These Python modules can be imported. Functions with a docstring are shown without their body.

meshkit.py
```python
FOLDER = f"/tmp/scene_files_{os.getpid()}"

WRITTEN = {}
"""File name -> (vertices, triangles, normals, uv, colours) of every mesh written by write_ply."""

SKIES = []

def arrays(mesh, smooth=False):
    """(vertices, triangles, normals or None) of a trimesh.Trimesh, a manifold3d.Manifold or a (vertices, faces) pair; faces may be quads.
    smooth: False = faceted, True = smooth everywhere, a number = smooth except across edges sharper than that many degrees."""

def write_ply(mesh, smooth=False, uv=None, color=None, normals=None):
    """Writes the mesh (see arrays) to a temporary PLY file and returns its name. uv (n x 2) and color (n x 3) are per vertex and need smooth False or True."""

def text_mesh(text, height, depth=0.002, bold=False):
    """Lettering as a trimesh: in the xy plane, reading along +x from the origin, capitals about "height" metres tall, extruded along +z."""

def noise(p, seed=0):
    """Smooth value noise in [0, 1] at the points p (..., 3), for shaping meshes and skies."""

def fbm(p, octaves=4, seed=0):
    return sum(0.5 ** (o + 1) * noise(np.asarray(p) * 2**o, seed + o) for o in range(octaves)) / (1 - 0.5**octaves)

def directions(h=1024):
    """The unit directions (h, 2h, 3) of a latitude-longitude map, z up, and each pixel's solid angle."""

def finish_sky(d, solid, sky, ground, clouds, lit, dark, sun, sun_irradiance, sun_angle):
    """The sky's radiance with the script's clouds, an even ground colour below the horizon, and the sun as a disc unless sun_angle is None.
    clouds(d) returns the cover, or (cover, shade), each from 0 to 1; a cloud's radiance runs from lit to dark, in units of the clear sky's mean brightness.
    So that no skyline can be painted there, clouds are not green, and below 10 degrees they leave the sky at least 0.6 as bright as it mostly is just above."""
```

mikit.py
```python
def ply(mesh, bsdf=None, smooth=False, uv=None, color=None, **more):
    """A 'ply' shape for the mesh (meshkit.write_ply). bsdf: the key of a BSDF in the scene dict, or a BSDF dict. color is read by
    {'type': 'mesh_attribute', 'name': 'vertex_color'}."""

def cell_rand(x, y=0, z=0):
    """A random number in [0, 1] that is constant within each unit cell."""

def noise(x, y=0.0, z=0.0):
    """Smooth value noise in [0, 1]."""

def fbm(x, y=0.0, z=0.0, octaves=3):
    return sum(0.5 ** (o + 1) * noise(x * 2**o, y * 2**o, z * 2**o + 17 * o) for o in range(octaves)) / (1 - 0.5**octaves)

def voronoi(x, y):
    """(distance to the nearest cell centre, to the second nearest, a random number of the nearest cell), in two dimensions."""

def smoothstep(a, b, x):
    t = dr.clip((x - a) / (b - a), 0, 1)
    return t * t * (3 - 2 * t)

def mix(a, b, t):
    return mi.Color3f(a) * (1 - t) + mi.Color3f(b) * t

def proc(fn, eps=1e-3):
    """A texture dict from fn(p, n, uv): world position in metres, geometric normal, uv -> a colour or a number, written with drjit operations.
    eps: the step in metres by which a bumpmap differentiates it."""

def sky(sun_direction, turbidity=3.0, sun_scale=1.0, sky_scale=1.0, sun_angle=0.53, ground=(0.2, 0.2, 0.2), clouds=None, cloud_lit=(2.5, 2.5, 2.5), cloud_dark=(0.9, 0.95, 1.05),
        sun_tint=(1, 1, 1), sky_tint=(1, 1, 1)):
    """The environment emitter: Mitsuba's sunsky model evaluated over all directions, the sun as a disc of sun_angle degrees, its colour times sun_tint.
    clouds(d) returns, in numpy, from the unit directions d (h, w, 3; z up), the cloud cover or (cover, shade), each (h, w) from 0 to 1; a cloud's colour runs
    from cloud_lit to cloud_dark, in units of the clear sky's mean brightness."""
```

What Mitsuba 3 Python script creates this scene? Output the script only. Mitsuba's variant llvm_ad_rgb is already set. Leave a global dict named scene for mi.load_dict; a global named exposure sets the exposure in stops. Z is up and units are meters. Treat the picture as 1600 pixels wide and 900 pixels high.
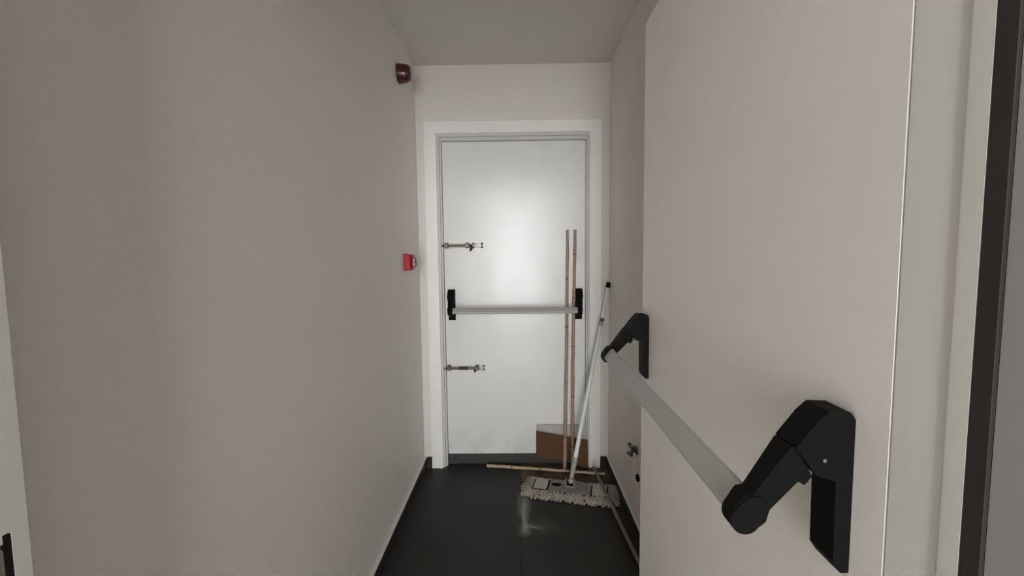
import math
import numpy as np, trimesh, manifold3d as m3, shapely.geometry as sg
import drjit as dr, mitsuba as mi, mikit
from mikit import proc, noise, fbm, smoothstep, mix

T = mi.ScalarTransform4f
scene, labels = {}, {}

# ------------------------------------------------------------------ camera, light, exposure
EYE = np.array([0.0, 0.0, 1.3649])
FWD = np.array([-0.01477612, 0.99696844, -0.07639103])
UP = np.array([0.00978992, 0.07653996, 0.99701845])
scene['camera'] = {'type': 'perspective', 'fov': 98.534, 'fov_axis': 'x', 'near_clip': 0.02, 'far_clip': 50.0,
                   'to_world': T().look_at(origin=EYE.tolist(), target=(EYE + FWD).tolist(), up=UP.tolist())}
exposure = 0.5
WINDOW_LIGHT = [13.2, 13.3, 13.5]        # daylight behind the frosted window of the lobby where the camera stands
WX0, WX1, WZ0, WZ1, WY = -0.62, 0.52, 0.25, 2.60, -3.2

# ------------------------------------------------------------------ measures (metres; x right, y into the corridor, z up)
XL, XR, D, H = -0.614, 0.561, 2.734, 2.499
NEAR0, NEAR1 = 0.374, 0.452           # the wall that holds the open door
DX0, DX1 = -0.4935, 0.442             # opening of the far frame
LF = D + 0.04                         # front of the closed leaf
HS = 0.074                            # skirting height

# ------------------------------------------------------------------ helpers
def put(key, mesh, bsdf, smooth=False, label=None, **kw):
    """One entry of scene under a free key."""
    if key in scene:
        k = 1
        while f'{key}_{k:03d}' in scene: k += 1
        key = f'{key}_{k:03d}'
    scene[key] = mikit.ply(mesh, bsdf, smooth=smooth, **kw)
    if label: labels.setdefault(key, {})['label'] = label
    return key
def structure(key, label): labels[key] = {'label': label, 'kind': 'structure'}
def thing(key, label, cat): labels[key] = {'label': label, 'category': cat}
def hull(pts): return trimesh.convex.convex_hull(np.asarray(pts, float))
def cbox(x0, x1, y0, y1, z0, z1, c=0.0):
    """A box with chamfered edges."""
    if c <= 0: return trimesh.creation.box(bounds=[[x0, y0, z0], [x1, y1, z1]])
    pts = []
    for x, a in ((x0, 1), (x1, -1)):
        for y, b in ((y0, 1), (y1, -1)):
            for z, d in ((z0, 1), (z1, -1)):
                pts += [(x, y + b*c, z + d*c), (x + a*c, y, z + d*c), (x + a*c, y + b*c, z)]
    return hull(pts)
def cat(*ms): return trimesh.util.concatenate(list(ms))
def frame_of(d):
    d = np.asarray(d, float); d = d / np.linalg.norm(d)
    a = np.cross(d, [0, 0, 1] if abs(d[2]) < 0.9 else [1, 0, 0]); a /= np.linalg.norm(a)
    return d, a, np.cross(d, a)
def tube(path, radii, n=14, caps=True):
    """A round tube along a path with a radius at each point."""
    path = np.asarray(path, float); radii = np.broadcast_to(np.asarray(radii, float), (len(path),))
    _, a, b = frame_of(path[-1] - path[0]); v, f = [], []
    for p, r in zip(path, radii):
        for k in range(n):
            t = 2*math.pi*k/n; v.append(p + r*(math.cos(t)*a + math.sin(t)*b))
    for i in range(len(path) - 1):
        for k in range(n):
            p, q = i*n + k, i*n + (k + 1) % n
            f += [(p, q, q + n), (p, q + n, p + n)]
    if caps:
        for base, c, flip in ((0, path[0], True), ((len(path) - 1)*n, path[-1], False)):
            v.append(c); k0 = len(v) - 1
            for k in range(n):
                t = (base + k, base + (k + 1) % n, k0); f.append(t[::-1] if flip else t)
    m = trimesh.Trimesh(v, f, process=False); m.fix_normals(); return m
def lathe(profile, origin, axis, n=32):
    """Profile points (r, t) turned about an axis."""
    d, _, _ = frame_of(axis)
    return tube([np.asarray(origin, float) + d*t for r, t in profile], [max(r, 1e-4) for r, t in profile], n)
def prism(poly, h, M):
    """A polygon extruded by h, then set down by the 4x4 matrix M."""
    m = trimesh.creation.extrude_polygon(poly, h); m.apply_transform(M); m.fix_normals(); return m
def axes(o, x, y, z):
    M = np.eye(4); M[:3, 0], M[:3, 1], M[:3, 2], M[:3, 3] = x, y, z, o; return M
def rounded(poly, r): return poly.buffer(-r, quad_segs=8).buffer(2*r, quad_segs=8).buffer(-r, quad_segs=8)
def mbox(m): return m3.Manifold(m3.Mesh(np.asarray(m.vertices, np.float32), np.asarray(m.faces, np.uint32)))

# ------------------------------------------------------------------ materials
def mat(key, color, rough=0.5, spec=0.5, metal=0.0, bump=None, bscale=1.0, eps=1e-3, **kw):
    c = color if isinstance(color, dict) else {'type': 'rgb', 'value': list(color)}
    b = {'type': 'principled', 'base_color': c, 'roughness': rough, 'metallic': metal, **kw}
    if metal == 0: b['specular'] = spec
    if bump is not None: b = {'type': 'bumpmap', 'arbitrary': proc(bump, eps), 'scale': bscale, 'nested': b}
    scene[key] = {'type': 'twosided', 'nested': b}

def wall_col(p, n, uv):
    v = fbm(p.x*1.3 + 3, p.y*1.3, p.z*1.3, 3)
    g = noise(p.x*90, p.y*90, p.z*90)
    return mix((0.71, 0.68, 0.635), (0.76, 0.73, 0.685), v) * (0.985 + 0.03*g)
mat('wall_paint', proc(wall_col), 0.55, 0.35)
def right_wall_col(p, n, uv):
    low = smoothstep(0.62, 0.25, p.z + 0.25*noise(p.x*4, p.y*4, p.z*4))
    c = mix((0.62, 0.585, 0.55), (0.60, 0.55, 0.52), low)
    dx, dz = (p.y - 2.105 - 0.55*(p.z - 0.29) + 0.03*noise(p.z*25, 1)) / 0.032, (p.z - 0.290) / 0.07
    patch = smoothstep(1.15, 0.8, dr.sqrt(dx*dx + dz*dz) + 0.35*fbm(p.y*40, p.z*40, 0, 3))
    return mix(c, (0.72, 0.69, 0.67), 0.55*patch)
mat('right_wall_paint', proc(right_wall_col), 0.55, 0.35)
mat('far_wall_paint', proc(lambda p, n, uv: mix((0.69, 0.665, 0.62), (0.73, 0.705, 0.66), fbm(p.x*3, p.z*3, p.y, 3))), 0.55, 0.35)
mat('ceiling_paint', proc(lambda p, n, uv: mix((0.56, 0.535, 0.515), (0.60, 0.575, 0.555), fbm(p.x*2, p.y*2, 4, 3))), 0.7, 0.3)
mat('lobby_paint', (0.52, 0.505, 0.48), 0.6, 0.3)
mat('lobby_grey', (0.27, 0.27, 0.278), 0.6, 0.3)
mat('frame_white', proc(lambda p, n, uv: mix((0.81, 0.80, 0.77), (0.85, 0.84, 0.81), fbm(p.x*8, p.y*8, p.z*2, 3))), 0.4, 0.5)
def far_leaf_col(p, n, uv):
    smear = smoothstep(0.5, 0.78, fbm(p.x*5, p.z*2.2, 9, 4)) * 0.05
    dirt = smoothstep(0.32, 0.08, p.z) * smoothstep(0.35, 0.7, fbm(p.x*14, p.z*14, 2, 3)) * 0.35
    return mix(mi.Color3f(0.735, 0.735, 0.725) * (1 - smear), (0.55, 0.52, 0.44), dirt)
mat('far_leaf_paint', proc(far_leaf_col), 0.26, 0.5, bump=lambda p, n, uv: 0.0012*noise(p.x*7, p.z*5, 3), bscale=1.0, eps=4e-3)
mat('frame_grey', proc(lambda p, n, uv: mix((0.53, 0.53, 0.52), (0.56, 0.56, 0.55), fbm(p.x*6, p.y*6, p.z*3, 2))), 0.45, 0.5)
mat('open_leaf_paint', proc(lambda p, n, uv: mix((0.69, 0.665, 0.635), (0.72, 0.695, 0.665), fbm(p.y*3, p.z*3, 1, 3))), 0.5, 0.4)
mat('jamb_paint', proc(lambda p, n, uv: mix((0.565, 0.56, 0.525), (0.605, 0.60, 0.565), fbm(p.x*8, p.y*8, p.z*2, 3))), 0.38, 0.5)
mat('dark_trim', proc(lambda p, n, uv: mix((0.018, 0.015, 0.014), (0.032, 0.026, 0.024), fbm(p.x*60, p.y*60, p.z*9, 3))), 0.5, 0.4)
def floor_col(p, n, uv):
    base = mix((0.016, 0.016, 0.014), (0.023, 0.0225, 0.020), fbm(p.x*5, p.y*5, 0, 4))
    speck = smoothstep(0.80, 0.95, noise(p.x*420, p.y*420))
    base = base * (1 + 0.5*speck)
    dirt = smoothstep(2.42, 2.52, p.y + 0.05*noise(p.x*20, p.y*20)) * smoothstep(-0.004, 0.012, p.x) * smoothstep(0.12, 0.6, fbm(p.x*9, p.y*9, 2, 4))
    base = mix(base, (0.100, 0.062, 0.040), 0.95*dirt)
    # dried spill along the joint
    dx = (p.x - 0.012 - 0.012*noise(p.y*9, 3)) / (0.008 + 0.018*noise(p.y*14, 7))
    run = dr.exp(-dx*dx) * smoothstep(2.02, 2.10, p.y) * smoothstep(2.46, 2.34, p.y)
    run = run * smoothstep(0.25, 0.7, fbm(p.x*60, p.y*22, 5, 3) + 0.25)
    ex, ey = (p.x - 0.055) / 0.045, (p.y - 2.125 + 0.25*(p.x - 0.03)) / 0.016
    run2 = dr.exp(-(ex*ex + ey*ey)) * smoothstep(0.2, 0.6, fbm(p.x*70, p.y*70, 8, 3))
    haze = dr.exp(-dr.square((p.x - 0.10)/0.10) - dr.square((p.y - 2.12)/0.06)) * 0.25
    base = mix(base, (0.36, 0.35, 0.31), dr.clip(0.62*run + 0.7*run2, 0, 1))
    return mix(base, (0.16, 0.15, 0.13), haze * fbm(p.x*40, p.y*40, 1, 3))
mat('floor_stone', proc(floor_col), 0.5, 0.22)
mat('lobby_stone', proc(lambda p, n, uv: mix((0.50, 0.48, 0.44), (0.60, 0.58, 0.54), fbm(p.x*4, p.y*4, 0, 4))), 0.25, 0.5)
mat('joint_dark', (0.017, 0.017, 0.016), 0.9, 0.2)
mat('skirting_stone', proc(lambda p, n, uv: mix((0.012, 0.012, 0.011), (0.035, 0.032, 0.029), fbm(p.x*18, p.y*18, p.z*18, 4))), 0.4, 0.4)
mat('skirting_plaster', proc(lambda p, n, uv: mix((0.52, 0.49, 0.46), (0.66, 0.63, 0.60), fbm(p.x*30, p.y*30, p.z*30, 3))), 0.8, 0.2)
mat('sill_stone', proc(lambda p, n, uv: mix((0.030, 0.029, 0.026), (0.070, 0.067, 0.060), fbm(p.x*16, p.y*16, p.z*30, 4))), 0.45, 0.4)
mat('black_plastic', proc(lambda p, n, uv: mi.Color3f(0.0042, 0.0042, 0.0043) * (0.9 + 0.2*noise(p.x*700, p.y*700, p.z*700))), 0.6, 0.10)
mat('aluminium', (0.40, 0.395, 0.38), 0.55, metal=0.25)
mat('steel', (0.44, 0.42, 0.37), 0.30, metal=1.0)
mat('dull_steel', (0.12, 0.115, 0.10), 0.40, metal=0.9)
mat('dark_metal', (0.055, 0.052, 0.045), 0.5, metal=0.6)
mat('bright_plate', (0.66, 0.65, 0.56), 0.45, metal=0.15)
mat('bolt_plate', (0.50, 0.49, 0.44), 0.5, metal=0.1)
mat('bolt_rod', (0.20, 0.19, 0.15), 0.22, metal=0.95)
mat('siren_red', (0.050, 0.0008, 0.0022), 0.15, 0.6, clearcoat=0.6)
mat('siren_rim', (0.12, 0.012, 0.015), 0.25, 0.6)
mat('call_red', (0.33, 0.008, 0.014), 0.35, 0.5)
mat('white_plastic', (0.80, 0.80, 0.78), 0.4, 0.5)
mat('print_black', (0.02, 0.02, 0.02), 0.5, 0.4)
mat('cardboard', proc(lambda p, n, uv: mix((0.090, 0.046, 0.022), (0.112, 0.057, 0.029), fbm(p.x*40, p.y*8, p.z*8, 3)) * (0.94 + 0.12*noise(p.x*260, 0, p.z*3))), 0.85, 0.2)
mat('grey_board', proc(lambda p, n, uv: mix((0.41, 0.385, 0.35), (0.48, 0.45, 0.415), fbm(p.x*20, p.z*20, 3, 3))), 0.8, 0.2)
def bamboo_col(p, n, uv):
    s = fbm(p.x*160, p.y*160, p.z*7, 3)
    return mix((0.24, 0.165, 0.115), (0.40, 0.30, 0.225), s)
mat('bamboo', proc(bamboo_col), 0.5, 0.4)
mat('floor_cane', proc(lambda p, n, uv: mix((0.34, 0.25, 0.155), (0.50, 0.40, 0.27), fbm(p.x*9, p.y*120, p.z*120, 3))), 0.5, 0.4)
mat('bamboo_node', (0.20, 0.115, 0.065), 0.6, 0.3)
mat('old_pole', proc(lambda p, n, uv: mix((0.12, 0.10, 0.08), (0.19, 0.162, 0.13), fbm(p.x*90, p.y*6, p.z*90, 3))), 0.6, 0.3)
mat('mop_pole', proc(lambda p, n, uv: mix((0.60, 0.68, 0.66), (0.70, 0.77, 0.75), noise(p.x*30, p.y*30, p.z*5))), 0.3, 0.5)
mat('grip_grey', proc(lambda p, n, uv: mix((0.26, 0.25, 0.225), (0.36, 0.345, 0.31), noise(p.x*60, p.y*60, p.z*60))), 0.5, 0.4)
mat('mop_cotton', proc(lambda p, n, uv: mix((0.17, 0.150, 0.118), (0.42, 0.385, 0.325), fbm(p.x*70, p.y*70, p.z*70, 3))), 0.95, 0.1)
mat('mop_pocket', proc(lambda p, n, uv: mix((0.34, 0.32, 0.275), (0.43, 0.41, 0.36), fbm(p.x*50, p.y*50, 0, 3))), 0.9, 0.1)
mat('mop_base', proc(lambda p, n, uv: mix((0.30, 0.28, 0.24), (0.42, 0.40, 0.35), fbm(p.x*30, p.y*30, 0, 3))), 0.9, 0.1)
mat('mop_plate', proc(lambda p, n, uv: mix((0.150, 0.140, 0.122), (0.205, 0.193, 0.170), fbm(p.x*25, p.y*25, 0, 3))), 0.5, 0.4)
mat('mop_black', (0.012, 0.011, 0.010), 0.8, 0.2)
mat('tap_metal', (0.17, 0.165, 0.155), 0.35, metal=0.85)
mat('dark_hole', (0.012, 0.011, 0.010), 0.9, 0.1)
mat('window_frame_paint', (0.6, 0.6, 0.6), 0.5, 0.4)

# ------------------------------------------------------------------ the shell: corridor
TOP = H + 0.15
put('wall_left', cbox(XL - 0.15, XL, NEAR1, D + 0.25, -0.1, TOP), 'wall_paint'); structure('wall_left', 'long plain off-white left wall of the corridor')
put('wall_right', cbox(XR, XR + 0.15, NEAR1, D + 0.25, -0.1, TOP), 'right_wall_paint'); structure('wall_right', 'off-white right wall of the corridor behind the open door')
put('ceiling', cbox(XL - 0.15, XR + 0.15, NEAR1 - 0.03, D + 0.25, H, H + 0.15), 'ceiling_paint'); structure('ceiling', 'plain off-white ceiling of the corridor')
XZ = axes([0, 0, 0], [1, 0, 0], [0, 0, 1], [0, -1, 0])            # polygon (x, z), extruded towards the camera
def xz(poly, y_front, y_back): return prism(poly, y_back - y_front, axes([0, y_back, 0], [1, 0, 0], [0, 0, 1], [0, -1, 0]))
far_poly = sg.box(XL - 0.1, -0.1, XR + 0.1, TOP).difference(sg.box(DX0, -0.2, DX1, 2.10))
put('wall_far', xz(far_poly, D, D + 0.2), 'far_wall_paint'); structure('wall_far', 'pale end wall around the closed exit door')
put('floor', cbox(-2.45, 2.75, -3.4, D + 0.25, -0.10, -0.006), 'joint_dark'); structure('floor', 'dark grey stone floor of the corridor and lobby')
for xa, xb in ((-2.2, -1.205), (-1.2, -0.605), (-0.60, -0.0006), (0.0006, XR), (0.601, 1.199), (1.201, 1.799), (1.801, 2.5)):
    for ya, yb in ((-3.2, -2.0), (-2.0, -0.8), (-0.8, 0.37), (0.37, 1.60), (1.60, D + 0.12)):
        if (xb < -0.601 or xa > 0.6) and ya > 0.3: continue
        x_lo = XL if (abs(xa + 0.6) < 1e-6 and ya > 0.3) else xa
        x_hi = 0.5998 if xb == XR and ya < 0.3 else xb
        put('floor__tile', cbox(x_lo, x_hi, ya + 0.0006, yb - 0.0006, -0.02, 0.0, 0.0003), 'floor_stone' if ya > 0.3 else 'lobby_stone')
# skirtings: a dark stone board with a strip of plaster along its top
def skirting(key, x0, x1, y0, y1, label, plaster=True):
    put(key, cbox(x0, x1, y0, y1, 0, HS - (0.004 if plaster else 0), 0.0015), 'skirting_stone'); structure(key, label)
    if plaster: put(key + '__plaster_strip', cbox(x0, x1, y0, y1, HS - 0.004, HS, 0.0012), 'skirting_plaster', label='pale plaster strip along the top of the skirting')
skirting('baseboard_left', XL - 0.004, XL + 0.016, NEAR1, D, 'dark stone skirting along the left wall with a pale top')
skirting('baseboard_right', XR - 0.011, XR + 0.004, NEAR1, D, 'dark stone skirting along the right wall with a pale top')
skirting('baseboard_far_left', XL + 0.016, -0.5665, D - 0.014, D + 0.004, 'short dark skirting left of the exit door frame', False)
skirting('baseboard_far_right', 0.5115, XR - 0.011, D - 0.014, D + 0.004, 'short dark skirting right of the exit door frame', False)

# ------------------------------------------------------------------ the lobby where the camera stands
OX0, OX1, OH = -2.2, 2.5, 2.80
near_poly = sg.box(-2.35, -0.1, OX1 + 0.15, OH + 0.1).difference(sg.box(-0.60, 0.0, 0.44, 2.10))
put('wall_near', xz(near_poly, NEAR0 + 0.004, NEAR1 - 0.004), 'wall_paint'); structure('wall_near', 'wall that holds the open door, seen from the lobby')
put('wall_niche', cbox(0.388, 0.52, -0.22, NEAR0 - 0.018, -0.1, OH), 'lobby_grey'); structure('wall_niche', 'short grey wall beside the door frame at the right edge')
put('wall_lobby_right', cbox(OX1, OX1 + 0.15, -3.35, NEAR0 + 0.02, -0.1, OH), 'lobby_paint'); structure('wall_lobby_right', 'plain right wall of the lobby')
put('wall_lobby_left', cbox(OX0 - 0.15, OX0, -3.35, NEAR0 + 0.02, -0.1, OH), 'lobby_paint'); structure('wall_lobby_left', 'plain left wall of the lobby')
put('ceiling_lobby', cbox(OX0 - 0.15, OX1 + 0.15, -3.35, NEAR0 + 0.02, OH, OH + 0.12), 'ceiling_paint'); structure('ceiling_lobby', 'plain ceiling of the lobby')
back_poly = sg.box(OX0 - 0.15, -0.1, OX1 + 0.15, OH).difference(sg.box(WX0, WZ0, WX1, WZ1))
put('wall_lobby_back', xz(back_poly, WY - 0.15, WY), 'lobby_paint'); structure('wall_lobby_back', 'lobby wall with a tall frosted window')
wf = [cbox(WX0, WX1, WY - 0.09, WY - 0.03, a, b) for a, b in ((WZ0, WZ0 + 0.05), (WZ1 - 0.05, WZ1))]
wf += [cbox(a, b, WY - 0.09, WY - 0.03, WZ0 + 0.05, WZ1 - 0.05) for a, b in ((WX0, WX0 + 0.05), (WX1 - 0.05, WX1))]
put('window_1', cat(*wf), 'window_frame_paint'); structure('window_1', 'tall frosted window of the lobby')
pane = trimesh.Trimesh([[WX0 + .05, WY - .06, WZ0 + .05], [WX1 - .05, WY - .06, WZ0 + .05], [WX1 - .05, WY - .06, WZ1 - .05], [WX0 + .05, WY - .06, WZ1 - .05]], [[0, 2, 1], [0, 3, 2]], process=False)
if pane.face_normals[0][1] < 0: pane.invert()
scene['window_1__pane'] = {**mikit.ply(pane, 'white_plastic'), 'emitter': {'type': 'area', 'radiance': {'type': 'rgb', 'value': WINDOW_LIGHT}}}
labels['window_1__pane'] = {'label': 'frosted pane bright with daylight'}

# ------------------------------------------------------------------ closed exit door at the far end
structure('door_1', 'closed white steel exit door with a push bar at the end of the corridor')
def portal(x0, x1, z1, w_l, w_r, w_t, y0, y1, c=0.0015):
    """The three sides of a door frame, outside the opening x0..x1, 0..z1."""
    outer, inner = sg.box(x0 - w_l, 0, x1 + w_r, z1 + w_t), sg.box(x0, -1, x1, z1)
    return xz(outer.difference(inner), y0, y1)
put('door_1__frame', portal(DX0, DX1, 2.10, 0.071, 0.0675, 0.068, D - 0.009, D + 0.05), 'frame_white', label='white steel door frame')
put('door_1__frame__rebate', portal(DX0 + 0.015, DX1 - 0.011, 2.083, 0.0148, 0.0108, 0.0168, D + 0.006, D + 0.05), 'frame_grey', label='grey inner rebate of the frame')
put('door_1__frame__rebate', portal(DX0 + 0.0255, DX1 - 0.0195, 2.062, 0.0100, 0.0080, 0.0205, D + 0.024, D + 0.06), 'frame_grey', label='grey inner rebate of the frame')
put('door_1__sill', cbox(DX0 + 0.016, DX1 - 0.012, D + 0.051, D + 0.12, 0, HS - 0.002, 0.002), 'sill_stone', label='dark stone sill under the door')
put('door_1__leaf', cbox(DX0 + 0.0275, DX1 - 0.0215, LF, LF + 0.05, HS, 2.0595, 0.002), 'far_leaf_paint', label='glossy white door leaf')
put('wall_exit_backing', cbox(DX0 - 0.1, DX1 + 0.1, D + 0.2, D + 0.25, -0.1, 2.3), 'far_wall_paint'); structure('wall_exit_backing', 'wall closing the recess behind the exit door')

# push bar: profile of a bracket in (d, z), d out of the leaf, z from its top
BASE = [(0, -0.010), (0.006, -0.001), (0.030, 0.0), (0.043, -0.012), (0.0665, -0.043), (0.046, -0.0705), (0.040, -0.0775), (0.030, -0.080), (0.0195, -0.083), (0.0185, -0.182), (0.010, -0.195), (0, -0.195)]
ARM = [(0.0640, -0.0455), (0.0690, -0.0425), (0.1120, -0.1010), (0.1215, -0.1030), (0.1320, -0.1170), (0.1335, -0.1320), (0.1240, -0.1470), (0.1120, -0.1480), (0.0960, -0.1350), (0.0920, -0.1200), (0.0600, -0.0850), (0.0530, -0.0900), (0.0440, -0.0790)]
CAP = sg.LineString([(0.1205, -0.1320), (0.1110, -0.1200)]).buffer(0.0170, quad_segs=12)
def push_bar(door, label, origin, e, nrm, ztop, u0, u1, w=0.042, taper=(0.010, 0.0)):
    """Two brackets with arms and the bar between them; e runs along the leaf, nrm out of it."""
    e, nrm = np.array([*e, 0.0]), np.array([*nrm, 0.0]); up = np.array([0, 0, 1.0])
    key = door + '__push_bar'; labels[key] = {'label': label}
    def side(poly, ua, ub): return prism(sg.Polygon(poly) if isinstance(poly, list) else poly, ub - ua, axes(np.array(origin) + e*ua + up*ztop, nrm, up, e))
    for ua, s in ((u0, 1), (u1 - w, -1)):
        put(key + '__bracket', side(rounded(sg.Polygon(BASE), 0.0025), ua, ua + w), 'black_plastic', 20, label='black bracket of the push bar')
        c0, c1 = ua + 0.004, ua + w - 0.004
        arm = m3.Manifold.batch_boolean([mbox(side(rounded(sg.Polygon(ARM), 0.0025), c0, c1)), mbox(side(CAP, *(ua + 0.002, ua + w - 0.002)))], m3.OpType.Add).to_mesh()
        V = np.asarray(arm.vert_properties[:, :3], float); rel = V - np.array(origin); uu = rel @ e
        along = np.clip((ztop - 0.045 - V[:, 2]) / 0.085, 0, 1)                      # the arm narrows towards its end, on the outer side
        mid = ua + w/2
        V = V + np.outer(np.where((uu - mid)*s < 0, taper[0]*along*s, -taper[1]*along*s), e)
        arm = trimesh.Trimesh(V, arm.tri_verts, process=False)
        put(key + '__arm', arm, 'black_plastic', 20, label='black arm of the push bar')
        for dd, zz, r in ((0.0335, -0.058, 0.0022), (0.1075, -0.107, 0.0024)):      # screws on the face towards the camera
            uu = ua if dd < 0.05 else c0
            if s < 0 and dd < 0.05: continue
            c = np.array(origin) + up*(ztop + zz) + nrm*dd + e*uu
            if dd > 0.05 and s > 0: continue
            put(key + '__screw', lathe([(0.0001, -0.0012), (r, -0.001), (r, 0.003), (0.0001, 0.003)], c, e, 12), 'steel')
    a = np.array([0.60, -0.80])                                                     # long axis of the oval, along the arm
    t = np.linspace(0, 2*np.pi, 49)[:-1]
    ov = sg.LineString([(-0.0115, 0), (0.0115, 0)]).buffer(0.0085, quad_segs=10)
    ov = sg.Polygon([(0.1145 + x*a[0] - y*a[1], -0.1245 + x*a[1] + y*a[0]) for x, y in ov.exterior.coords[:-1]])
    put(key + '__bar', side(ov, u0 + w*0.5, u1 - w*0.5), 'aluminium', 40, label='oval aluminium bar')
    return key
push_bar('door_1', 'push bar with black brackets across the exit door', (0, LF, 0), (1, 0), (0, -1), 1.1475, -0.4425, 0.3965, 0.042)

# bolts on the exit door
def bolt(z, x0, x1, plate, hang, sleeve):
    key = f'door_1__bolt' + ('' if 'door_1__bolt__plate' not in scene else '_001')
    labels[key] = {'label': 'steel sliding bolt ' + ('above' if z > 1 else 'below') + ' the push bar'}
    put(key + '__plate', cbox(-0.455, plate[1], LF - 0.003, LF, z - 0.014, z + 0.014, 0.001), 'bolt_plate')
    yr = LF - 0.014
    put(key + '__rod', tube([(x0, yr, z), (x1, yr, z)], 0.0068, 20), 'bolt_rod', 40, label='round steel rod of the bolt')
    for gx in (-0.45, x1 - 0.025):
        put(key + '__guide', cat(cbox(gx - 0.010, gx + 0.014, LF - 0.023, LF - 0.002, z - 0.012, z + 0.013, 0.003), cbox(gx - 0.010, gx + 0.014, LF - 0.005, LF, z - 0.018, z + 0.020, 0.001)), 'dull_steel')
    if sleeve:
        put(key + '__sleeve', tube([(-0.385, yr, z), (-0.325, yr, z)], 0.0100, 16), 'dark_metal', 40, label='dark sleeve on the rod')
        put(key + '__handle', cat(tube([(-0.283, yr, z - 0.006), (-0.283, yr - 0.006, z - 0.024)], 0.0075, 12)), 'dark_metal', 40)
        put(key + '__end_plate', cat(cbox(-0.262, -0.238, LF - 0.018, LF, z - 0.010, z + 0.012, 0.002)), 'bright_plate')
    else:
        put(key + '__handle', tube([(x1 - 0.002, yr, z + 0.004), (x1 + 0.006, yr - 0.008, z - 0.012), (x1, yr - 0.012, z - 0.032)], [0.010, 0.0095, 0.007], 14), 'dark_metal', 40, label='dark turned-down handle of the bolt')
        put(key + '__end_plate', cbox(plate[0], plate[1] - 0.012, LF - 0.009, LF - 0.003, z - 0.012, z + 0.013, 0.002), 'bright_plate', label='bright end plate')
    for sx, sz in (((-0.225, 0.0115), (-0.225, -0.0115), (-0.281, 0.0115), (-0.281, -0.0115)) if not sleeve else ((-0.226, 0.011), (-0.226, -0.011), (-0.243, -0.019), (-0.245, 0.013))):
        put(key + '__screw', lathe([(0.0001, 0), (0.0065, 0.0), (0.005, 0.009), (0.0001, 0.0105)], (sx, LF - 0.001, z + sz), (0, -1, 0), 14), 'dark_metal' if not (sleeve and sx < -0.24) else 'bright_plate', 40)
bolt(1.4215, -0.490, -0.296, (-0.262, -0.219), True, False)
bolt(0.6430, -0.490, -0.246, (-0.262, -0.219), False, True)

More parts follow.
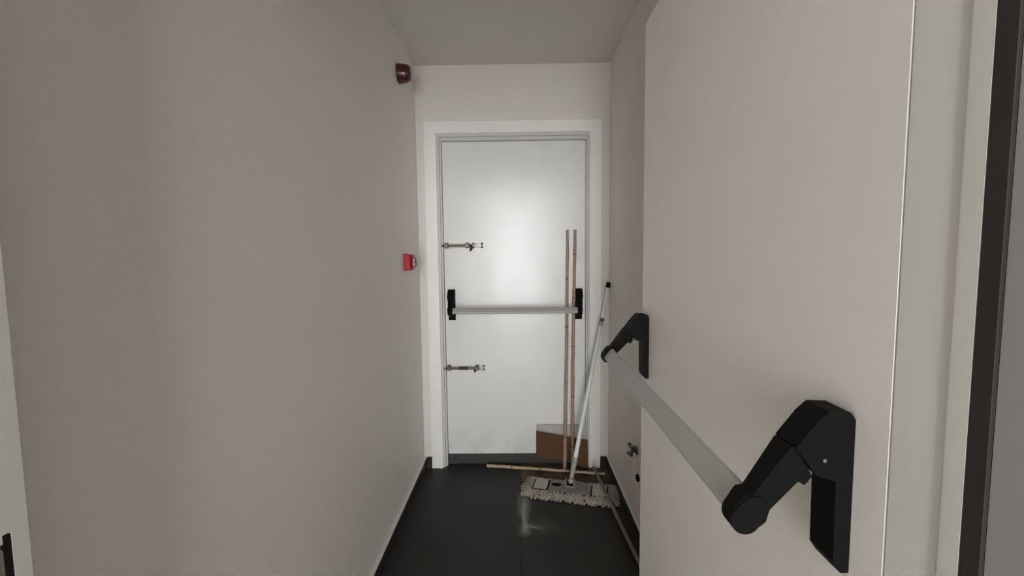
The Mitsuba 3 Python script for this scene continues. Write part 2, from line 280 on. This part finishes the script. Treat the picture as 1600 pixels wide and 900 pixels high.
# ------------------------------------------------------------------ open door at the right and its frame
structure('door_2', 'open off-white door with a push bar, folded back against the right wall')
LX0, LX1, LY0, LY1, LT = 0.385, 0.432, 0.4515, 1.387, 2.051
lean = (0.390 - 0.385) / (1.385 - 0.448)
leaf = cbox(LX0, LX1, LY0, LY1, 0.012, LT, 0.0008)
S = np.eye(4); S[0, 1] = lean; S[0, 3] = -lean*0.448; leaf.apply_transform(S)
put('door_2__leaf', leaf, 'open_leaf_paint', label='off-white door leaf standing open')
e2 = np.array([lean, 1.0]); e2 /= np.linalg.norm(e2)
push_bar('door_2', 'push bar with large black brackets across the open door', (0.385, 0.448, 0), e2, (-e2[1], e2[0]), 1.181, 0.0497, 0.905, taper=(0.0, 0.013))
# jambs: right one with a stepped reveal, left one with the lock keep
J = 2.10
def yx(poly, z0, z1):
    m = trimesh.creation.extrude_polygon(poly, z1 - z0); m.apply_translation([0, 0, z0]); m.fix_normals(); return m
right = sg.Polygon([(0.440, 0.3742), (0.440, 0.4500), (0.3860, 0.4500), (0.3852, 0.4495), (0.3850, 0.4485), (0.3865, 0.4080), (0.3885, 0.3985), (0.3880, 0.3960), (0.3850, 0.3945), (0.3842, 0.3920), (0.3846, 0.3742)])
left = sg.Polygon([(-0.600, 0.376), (-0.600, 0.4560), (-0.5410, 0.4560), (-0.5400, 0.4548), (-0.5400, 0.3780), (-0.542, 0.376)])
slot = mbox(cbox(-0.585, -0.5, 0.4303, 0.4382, 0.90, 1.078)) + mbox(cbox(-0.5430, -0.5, 0.398, 0.4320, 0.935, 1.069))
lj = mbox(yx(left, 0, J)) - slot
lm = lj.to_mesh()
put('door_2__frame', cat(yx(right, 0, J), trimesh.Trimesh(lm.vert_properties[:, :3], lm.tri_verts, process=False), cbox(-0.540, 0.384, 0.376, 0.448, 2.056, J, 0.002)), 'jamb_paint', 25, label='off-white steel frame of the open door')
sp = rounded(sg.box(0.3985, 0.937, 0.4302, 1.0665), 0.006)
put('door_2__frame__strike_plate', prism(sp, 0.0022, axes([-0.5428, 0, 0], [0, 1, 0], [0, 0, 1], [1, 0, 0])), 'steel', label='steel strike plate in the left jamb')
put('door_2__frame__keep', cbox(-0.584, -0.5403, 0.4304, 0.4381, 0.902, 1.076), 'dark_hole', label='dark lock slot in the left jamb')
put('trim_1', cbox(0.3848, 0.42, 0.3565, 0.3740, 0, 2.15, 0.0006), 'dark_trim'); structure('trim_1', 'dark vertical strip between the door frame and the grey wall')

# ------------------------------------------------------------------ fire alarm fittings on the left wall
thing('alarm_siren', 'dark red round fire alarm siren high on the left wall', 'alarm siren')
sc = (XL, 2.360, 2.306)
put('alarm_siren__body', lathe([(0.0490, 0), (0.0495, 0.004), (0.0485, 0.012), (0.0460, 0.040), (0.0440, 0.0465), (0.0400, 0.0485), (0.0001, 0.0485)], sc, (1, 0, 0), 40), 'siren_red', 40)
put('alarm_siren__rim', lathe([(0.0390, 0.0485), (0.0425, 0.0495), (0.0422, 0.0530), (0.0390, 0.0540), (0.0001, 0.0540)], sc, (1, 0, 0), 40), 'siren_rim', 40, label='lighter red ring near the front of the siren')
put('alarm_siren__cap', lathe([(0.0400, 0.054), (0.0390, 0.0590), (0.0340, 0.0640), (0.0220, 0.0670), (0.0001, 0.0680)], sc, (1, 0, 0), 40), 'siren_red', 40)
thing('fire_call_point', 'bright red square fire call point on the left wall beside the exit door', 'fire alarm')
cy, cz = 2.397, 1.3275
put('fire_call_point__body', cbox(XL, XL + 0.036, cy - 0.0445, cy + 0.0445, cz - 0.0445, cz + 0.0445, 0.002), 'call_red')
fr = [(XL + 0.036, cy + a*0.0425, cz + b*0.0425) for a in (-1, 1) for b in (-1, 1)] + [(XL + 0.047, cy + a*0.030, cz + b*0.034) for a in (-1, 1) for b in (-1, 1)]
put('fire_call_point__front', hull(fr), 'call_red', label='bevelled red front')
put('fire_call_point__label_plate', cbox(XL + 0.0465, XL + 0.0490, cy - 0.022, cy + 0.022, cz - 0.019, cz + 0.019, 0.0006), 'white_plastic', label='small white press plate')
arrow = []
for s in (-1, 1):
    arrow.append(prism(sg.Polygon([(s*0.018, -0.005), (s*0.018, 0.005), (s*0.008, 0)]), 0.0006, axes([XL + 0.0488, cy, cz], [0, 1, 0], [0, 0, 1], [1, 0, 0])))
dot = prism(sg.Point(0, 0).buffer(0.0055), 0.0006, axes([XL + 0.0488, cy, cz], [0, 1, 0], [0, 0, 1], [1, 0, 0]))
put('fire_call_point__marks', cat(*arrow, dot), 'print_black', label='black arrows and dot on the press plate')
put('fire_call_point__window_edge', cbox(XL + 0.044, XL + 0.0535, cy + 0.0225, cy + 0.0275, cz - 0.022, cz + 0.022, 0.0008), 'print_black', label='dark edge of the press window')

# ------------------------------------------------------------------ tap on the right wall
thing('water_tap', 'small grey metal tap low on the right wall, half hidden by the open door', 'tap')
tp = np.array([XR, 2.060, 0.418])
put('water_tap__flange', lathe([(0.020, 0), (0.020, 0.003), (0.014, 0.007), (0.0001, 0.007)], tp, (-1, 0, 0), 24), 'tap_metal', 40)
put('water_tap__body', cat(tube([tp, tp + [-0.014, 0, 0], tp + [-0.024, 0, 0]], [0.009, 0.009, 0.011], 16), tube([tp + [-0.021, 0, 0], tp + [-0.026, 0, -0.010], tp + [-0.028, 0, -0.028]], [0.009, 0.009, 0.0075], 16)), 'tap_metal', 40)
hp = tp + [-0.024, 0, 0.0]
knobs = ([-0.006, 0.022, 0.022], [0.004, -0.020, 0.026], [-0.010, 0.020, -0.020])
put('water_tap__handle', cat(*[trimesh.creation.icosphere(2, 0.0095).apply_translation(hp + o) for o in knobs], *[tube([hp, hp + o], 0.0045, 10) for o in knobs]), 'tap_metal', 40, label='cross handle with round knobs')
thing('pipe_stub', 'dark pipe stub in the right wall under the tap', 'pipe')
put('pipe_stub', lathe([(0.016, -0.002), (0.017, 0.010), (0.013, 0.011), (0.012, 0.004), (0.0001, 0.004)], (XR, 2.025, 0.300), (-1, 0, 0), 20), 'dark_hole', 40)

# ------------------------------------------------------------------ cardboard sheet against the exit door
thing('cardboard_sheet', 'tilted sheet of brown cardboard leaning on the foot of the exit door', 'cardboard')
def on_lean(x, z): return np.array([x, 2.729 - 0.012*(1 - z/0.22), z])
cs = [on_lean(0.1043, 0.2396), on_lean(0.4311, 0.1792), on_lean(0.4315, 0.0005), on_lean(0.2665, 0.055), on_lean(0.1032, 0.0755)]
nrm = np.cross(cs[1] - cs[0], cs[3] - cs[0]); nrm /= np.linalg.norm(nrm)
if nrm[1] > 0: nrm = -nrm
Mx = np.array([1.0, 0, 0]); Mx -= nrm*(Mx @ nrm); Mx /= np.linalg.norm(Mx); My = np.cross(nrm, Mx)
pl = sg.Polygon([((c - cs[0]) @ Mx, (c - cs[0]) @ My) for c in cs])
put('cardboard_sheet', prism(pl, 0.004, axes(cs[0], Mx, My, nrm)), 'cardboard')

thing('grey_sheet', 'pale grey sheet standing on the door foot, showing just above the brown cardboard', 'sheet')
put('grey_sheet', hull([(x, y + (z - 0.25)*0.03, z) for x, z in ((0.107, HS + 0.001), (0.107, 0.272), (0.437, 0.268), (0.437, HS + 0.001)) for y in (2.758, 2.761)]), 'grey_board')

# ------------------------------------------------------------------ canes
rng = np.random.default_rng(5)
def cane(key, a, b, r0, r1, bsdf, nodes, bow=(0, 0, 0), n=40):
    a, b = np.asarray(a, float), np.asarray(b, float); bow = np.asarray(bow, float)
    t = np.linspace(0, 1, n); wob = rng.normal(0, 0.0006, (n, 3)); wob[[0, -1]] = 0
    path = a + (b - a)*t[:, None] + bow*(np.sin(np.pi*t))[:, None] + wob
    rad = r0 + (r1 - r0)*t + 0.0004*np.sin(t*37)
    put(key + '__shaft', tube(path, rad, 14), bsdf, 40)
    d = (b - a) / np.linalg.norm(b - a)
    for q in nodes:
        c = np.array([np.interp(q, t, path[:, k]) for k in range(3)]); r = r0 + (r1 - r0)*q
        put(key + '__node', lathe([(r*0.95, -0.006), (r*1.12, -0.0015), (r*1.12, 0.0015), (r*0.95, 0.006)], c, d, 14), 'bamboo_node', 40)
thing('bamboo_cane', 'left one of two bamboo canes leaning upright on the exit door behind its bar', 'cane')
thing('bamboo_cane_001', 'right one of two bamboo canes leaning upright on the exit door, next to the bracket', 'cane')
thing('bamboo_cane_002', 'bamboo cane lying on the floor behind the mop', 'cane')
for k in ('bamboo_cane', 'bamboo_cane_001'): labels[k]['group'] = 'bamboo canes leaning on the exit door'
cane('bamboo_cane', (0.2800, 2.692, 0.002), (0.3075, 2.765, 1.512), 0.0110, 0.0090, 'bamboo', (0.14, 0.37, 0.60, 0.80), (0.004, 0, 0))
cane('bamboo_cane_001', (0.3280, 2.692, 0.002), (0.3555, 2.765, 1.512), 0.0110, 0.0092, 'bamboo', (0.10, 0.31, 0.52, 0.72, 0.90), (-0.003, 0, 0))
cane('bamboo_cane_002', (-0.214, 2.735, 0.012), (0.520, 2.624, 0.011), 0.0105, 0.0080, 'floor_cane', (0.22, 0.46, 0.71), (0, 0.003, 0.0))
thing('wooden_pole', 'thin brown pole lying along the right skirting across the mop', 'pole')
pa, pb = np.array([0.448, 2.615, 0.060]), np.array([0.523, 1.745, 0.011])
put('wooden_pole', tube([pa + (pb - pa)*t for t in np.linspace(0, 1, 12)], np.linspace(0.0085, 0.0100, 12), 14), 'old_pole', 40)

# ------------------------------------------------------------------ dust mop
thing('dust_mop', 'flat cotton dust mop with a long pale pole leaning on the right wall', 'mop')
ang = math.radians(-12.5); A = np.array([math.cos(ang), math.sin(ang), 0]); B = np.array([-math.sin(ang), math.cos(ang), 0]); M0 = np.array([0.282, 2.437, 0.0])
def mp(a, b, z): return M0 + A*a + B*b + np.array([0, 0, z])
def mop_part(poly, z0, z1): return prism(poly, z1 - z0, axes(M0 + [0, 0, z0], A, B, [0, 0, 1]))
put('dust_mop__pad', mop_part(rounded(sg.box(-0.235, -0.070, 0.235, 0.070), 0.03), 0.006, 0.022), 'mop_base', 30, label='grey cotton backing of the mop')
for a0, a1, b0, b1 in ((-0.202, -0.128, -0.050, 0.062), (0.128, 0.208, -0.058, 0.056)):
    q = 'dust_mop__pocket' + ('' if a0 < 0 else '_001')
    put(q, mop_part(rounded(sg.box(a0, b0, a1, b1), 0.006), 0.022, 0.032), 'mop_pocket', 30, label='pale fabric pocket')
    rim = rounded(sg.box(a0 - 0.007, b0 - 0.007, a1 + 0.007, b1 + 0.004), 0.008).difference(rounded(sg.box(a0, b0, a1, b1), 0.006))
    put(q + '__piping', mop_part(rim, 0.021, 0.029), 'mop_black', 30, label='black edging of the pocket')
plate = rounded(sg.box(-0.116, -0.060, 0.116, 0.056), 0.012).difference(sg.Point(-0.078, 0.016).buffer(0.030))
put('dust_mop__plate', mop_part(plate, 0.022, 0.034), 'mop_plate', 30, label='grey plastic plate with a round hole')
put('dust_mop__piping', mop_part(sg.box(-0.128, -0.070, 0.128, -0.0615), 0.022, 0.028), 'mop_black', 30, label='black edging along the front of the plate')
put('dust_mop__plate__recess', mop_part(sg.Point(-0.078, 0.016).buffer(0.0305), 0.0222, 0.0235), 'mop_black', label='dark opening in the plate')
put('dust_mop__joint', cat(mop_part(rounded(sg.box(-0.030, -0.012, 0.034, 0.040), 0.006), 0.034, 0.042), mop_part(sg.box(-0.026, -0.004, -0.018, 0.030), 0.042, 0.066), mop_part(sg.box(0.022, -0.004, 0.030, 0.030), 0.042, 0.066)), 'mop_plate', 30, label='hinge block of the mop')
put('dust_mop__joint__gap', mop_part(sg.box(-0.018, -0.006, 0.022, 0.030), 0.042, 0.048), 'mop_black', label='dark gap in the hinge block')
p0, p1 = np.array([0.2935, 2.459, 0.064]), np.array([0.5462, 2.6718, 1.1870]); dv = p1 - p0
put('dust_mop__joint__pin', lathe([(0.0001, -0.024), (0.013, -0.024), (0.0145, -0.021), (0.0145, 0.021), (0.013, 0.024), (0.0001, 0.024)], p0, B, 20), 'grip_grey', 40)
put('dust_mop__socket', tube([p0 + dv*t for t in (0.0, 0.02, 0.05, 0.105, 0.110)], [0.010, 0.0125, 0.0135, 0.0160, 0.0150], 18), 'grip_grey', 40, label='grey socket at the foot of the pole')
put('dust_mop__pole', tube([p0 + dv*t for t in (0.105, 0.40, 0.80)], [0.0130, 0.0118, 0.0110], 18), 'mop_pole', 40, label='pale blue-grey pole')
put('dust_mop__pole__inner_tube', tube([p0 + dv*t for t in (0.80, 0.90, 0.985)], [0.0098, 0.0098, 0.0098], 18), 'mop_pole', 40)
put('dust_mop__pole__collar', cat(tube([p0 + dv*t for t in (0.772, 0.778, 0.806, 0.812)], [0.0112, 0.0125, 0.0125, 0.0105], 18)), 'grip_grey', 40, label='grey clamp collar of the pole')
put('dust_mop__pole__lever', cbox(-0.010, 0.010, -0.017, -0.011, -0.010, 0.008, 0.002).apply_translation(p0 + dv*0.806), 'dark_metal')
put('dust_mop__cap', tube([p0 + dv*t for t in (0.972, 0.975, 0.996, 1.0)], [0.0115, 0.0130, 0.0130, 0.0105], 18), 'black_plastic', 40, label='black cap at the top of the pole')
# fringe of cotton loops all around the pad
strands = []
for i in range(270):
    s = (i + rng.uniform(-0.4, 0.4)) / 270
    per = s * 2*(0.46 + 0.13)
    if per < 0.46: a, b, d = -0.23 + per, -0.062, (0, -1)
    elif per < 0.59: a, b, d = 0.225, -0.065 + per - 0.46, (1, 0)
    elif per < 1.05: a, b, d = 0.23 - (per - 0.59), 0.062, (0, 1)
    else: a, b, d = -0.225, 0.065 - (per - 1.05), (-1, 0)
    if abs(a) > 0.18 and d[0] == 0: d = (np.sign(a)*(abs(a) - 0.18)/0.05*0.8, d[1])
    if abs(b) > 0.03 and d[1] == 0: d = (d[0], b/0.065*0.7)
    d = np.array(d, float) + rng.normal(0, 0.22, 2); d /= np.linalg.norm(d)
    back = 1.0 if b < 0.06 or abs(a) > 0.2 else 0.55
    Ln = rng.uniform(0.040, 0.062)*back
    side = np.array([-d[1], d[0]]) * rng.uniform(-0.012, 0.012)
    h = rng.uniform(0.017, 0.026)
    pts = []
    for t in np.linspace(0, 1, 7):
        w = np.array([a, b]) + d*Ln*t + side*math.sin(t*math.pi)
        pts.append(mp(w[0], w[1], 0.0045 + h*(1 - t**1.7)*1.0 + 0.003*math.sin(t*9 + i)*(1 - t)))
    strands.append(tube(pts, [0.0040, 0.0046, 0.005, 0.005, 0.0048, 0.005, 0.0035], 7))
put('dust_mop__fringe', cat(*strands), 'mop_cotton', 40, label='cream cotton fringe around the mop')
labels['dust_mop__fringe']['kind'] = 'stuff'
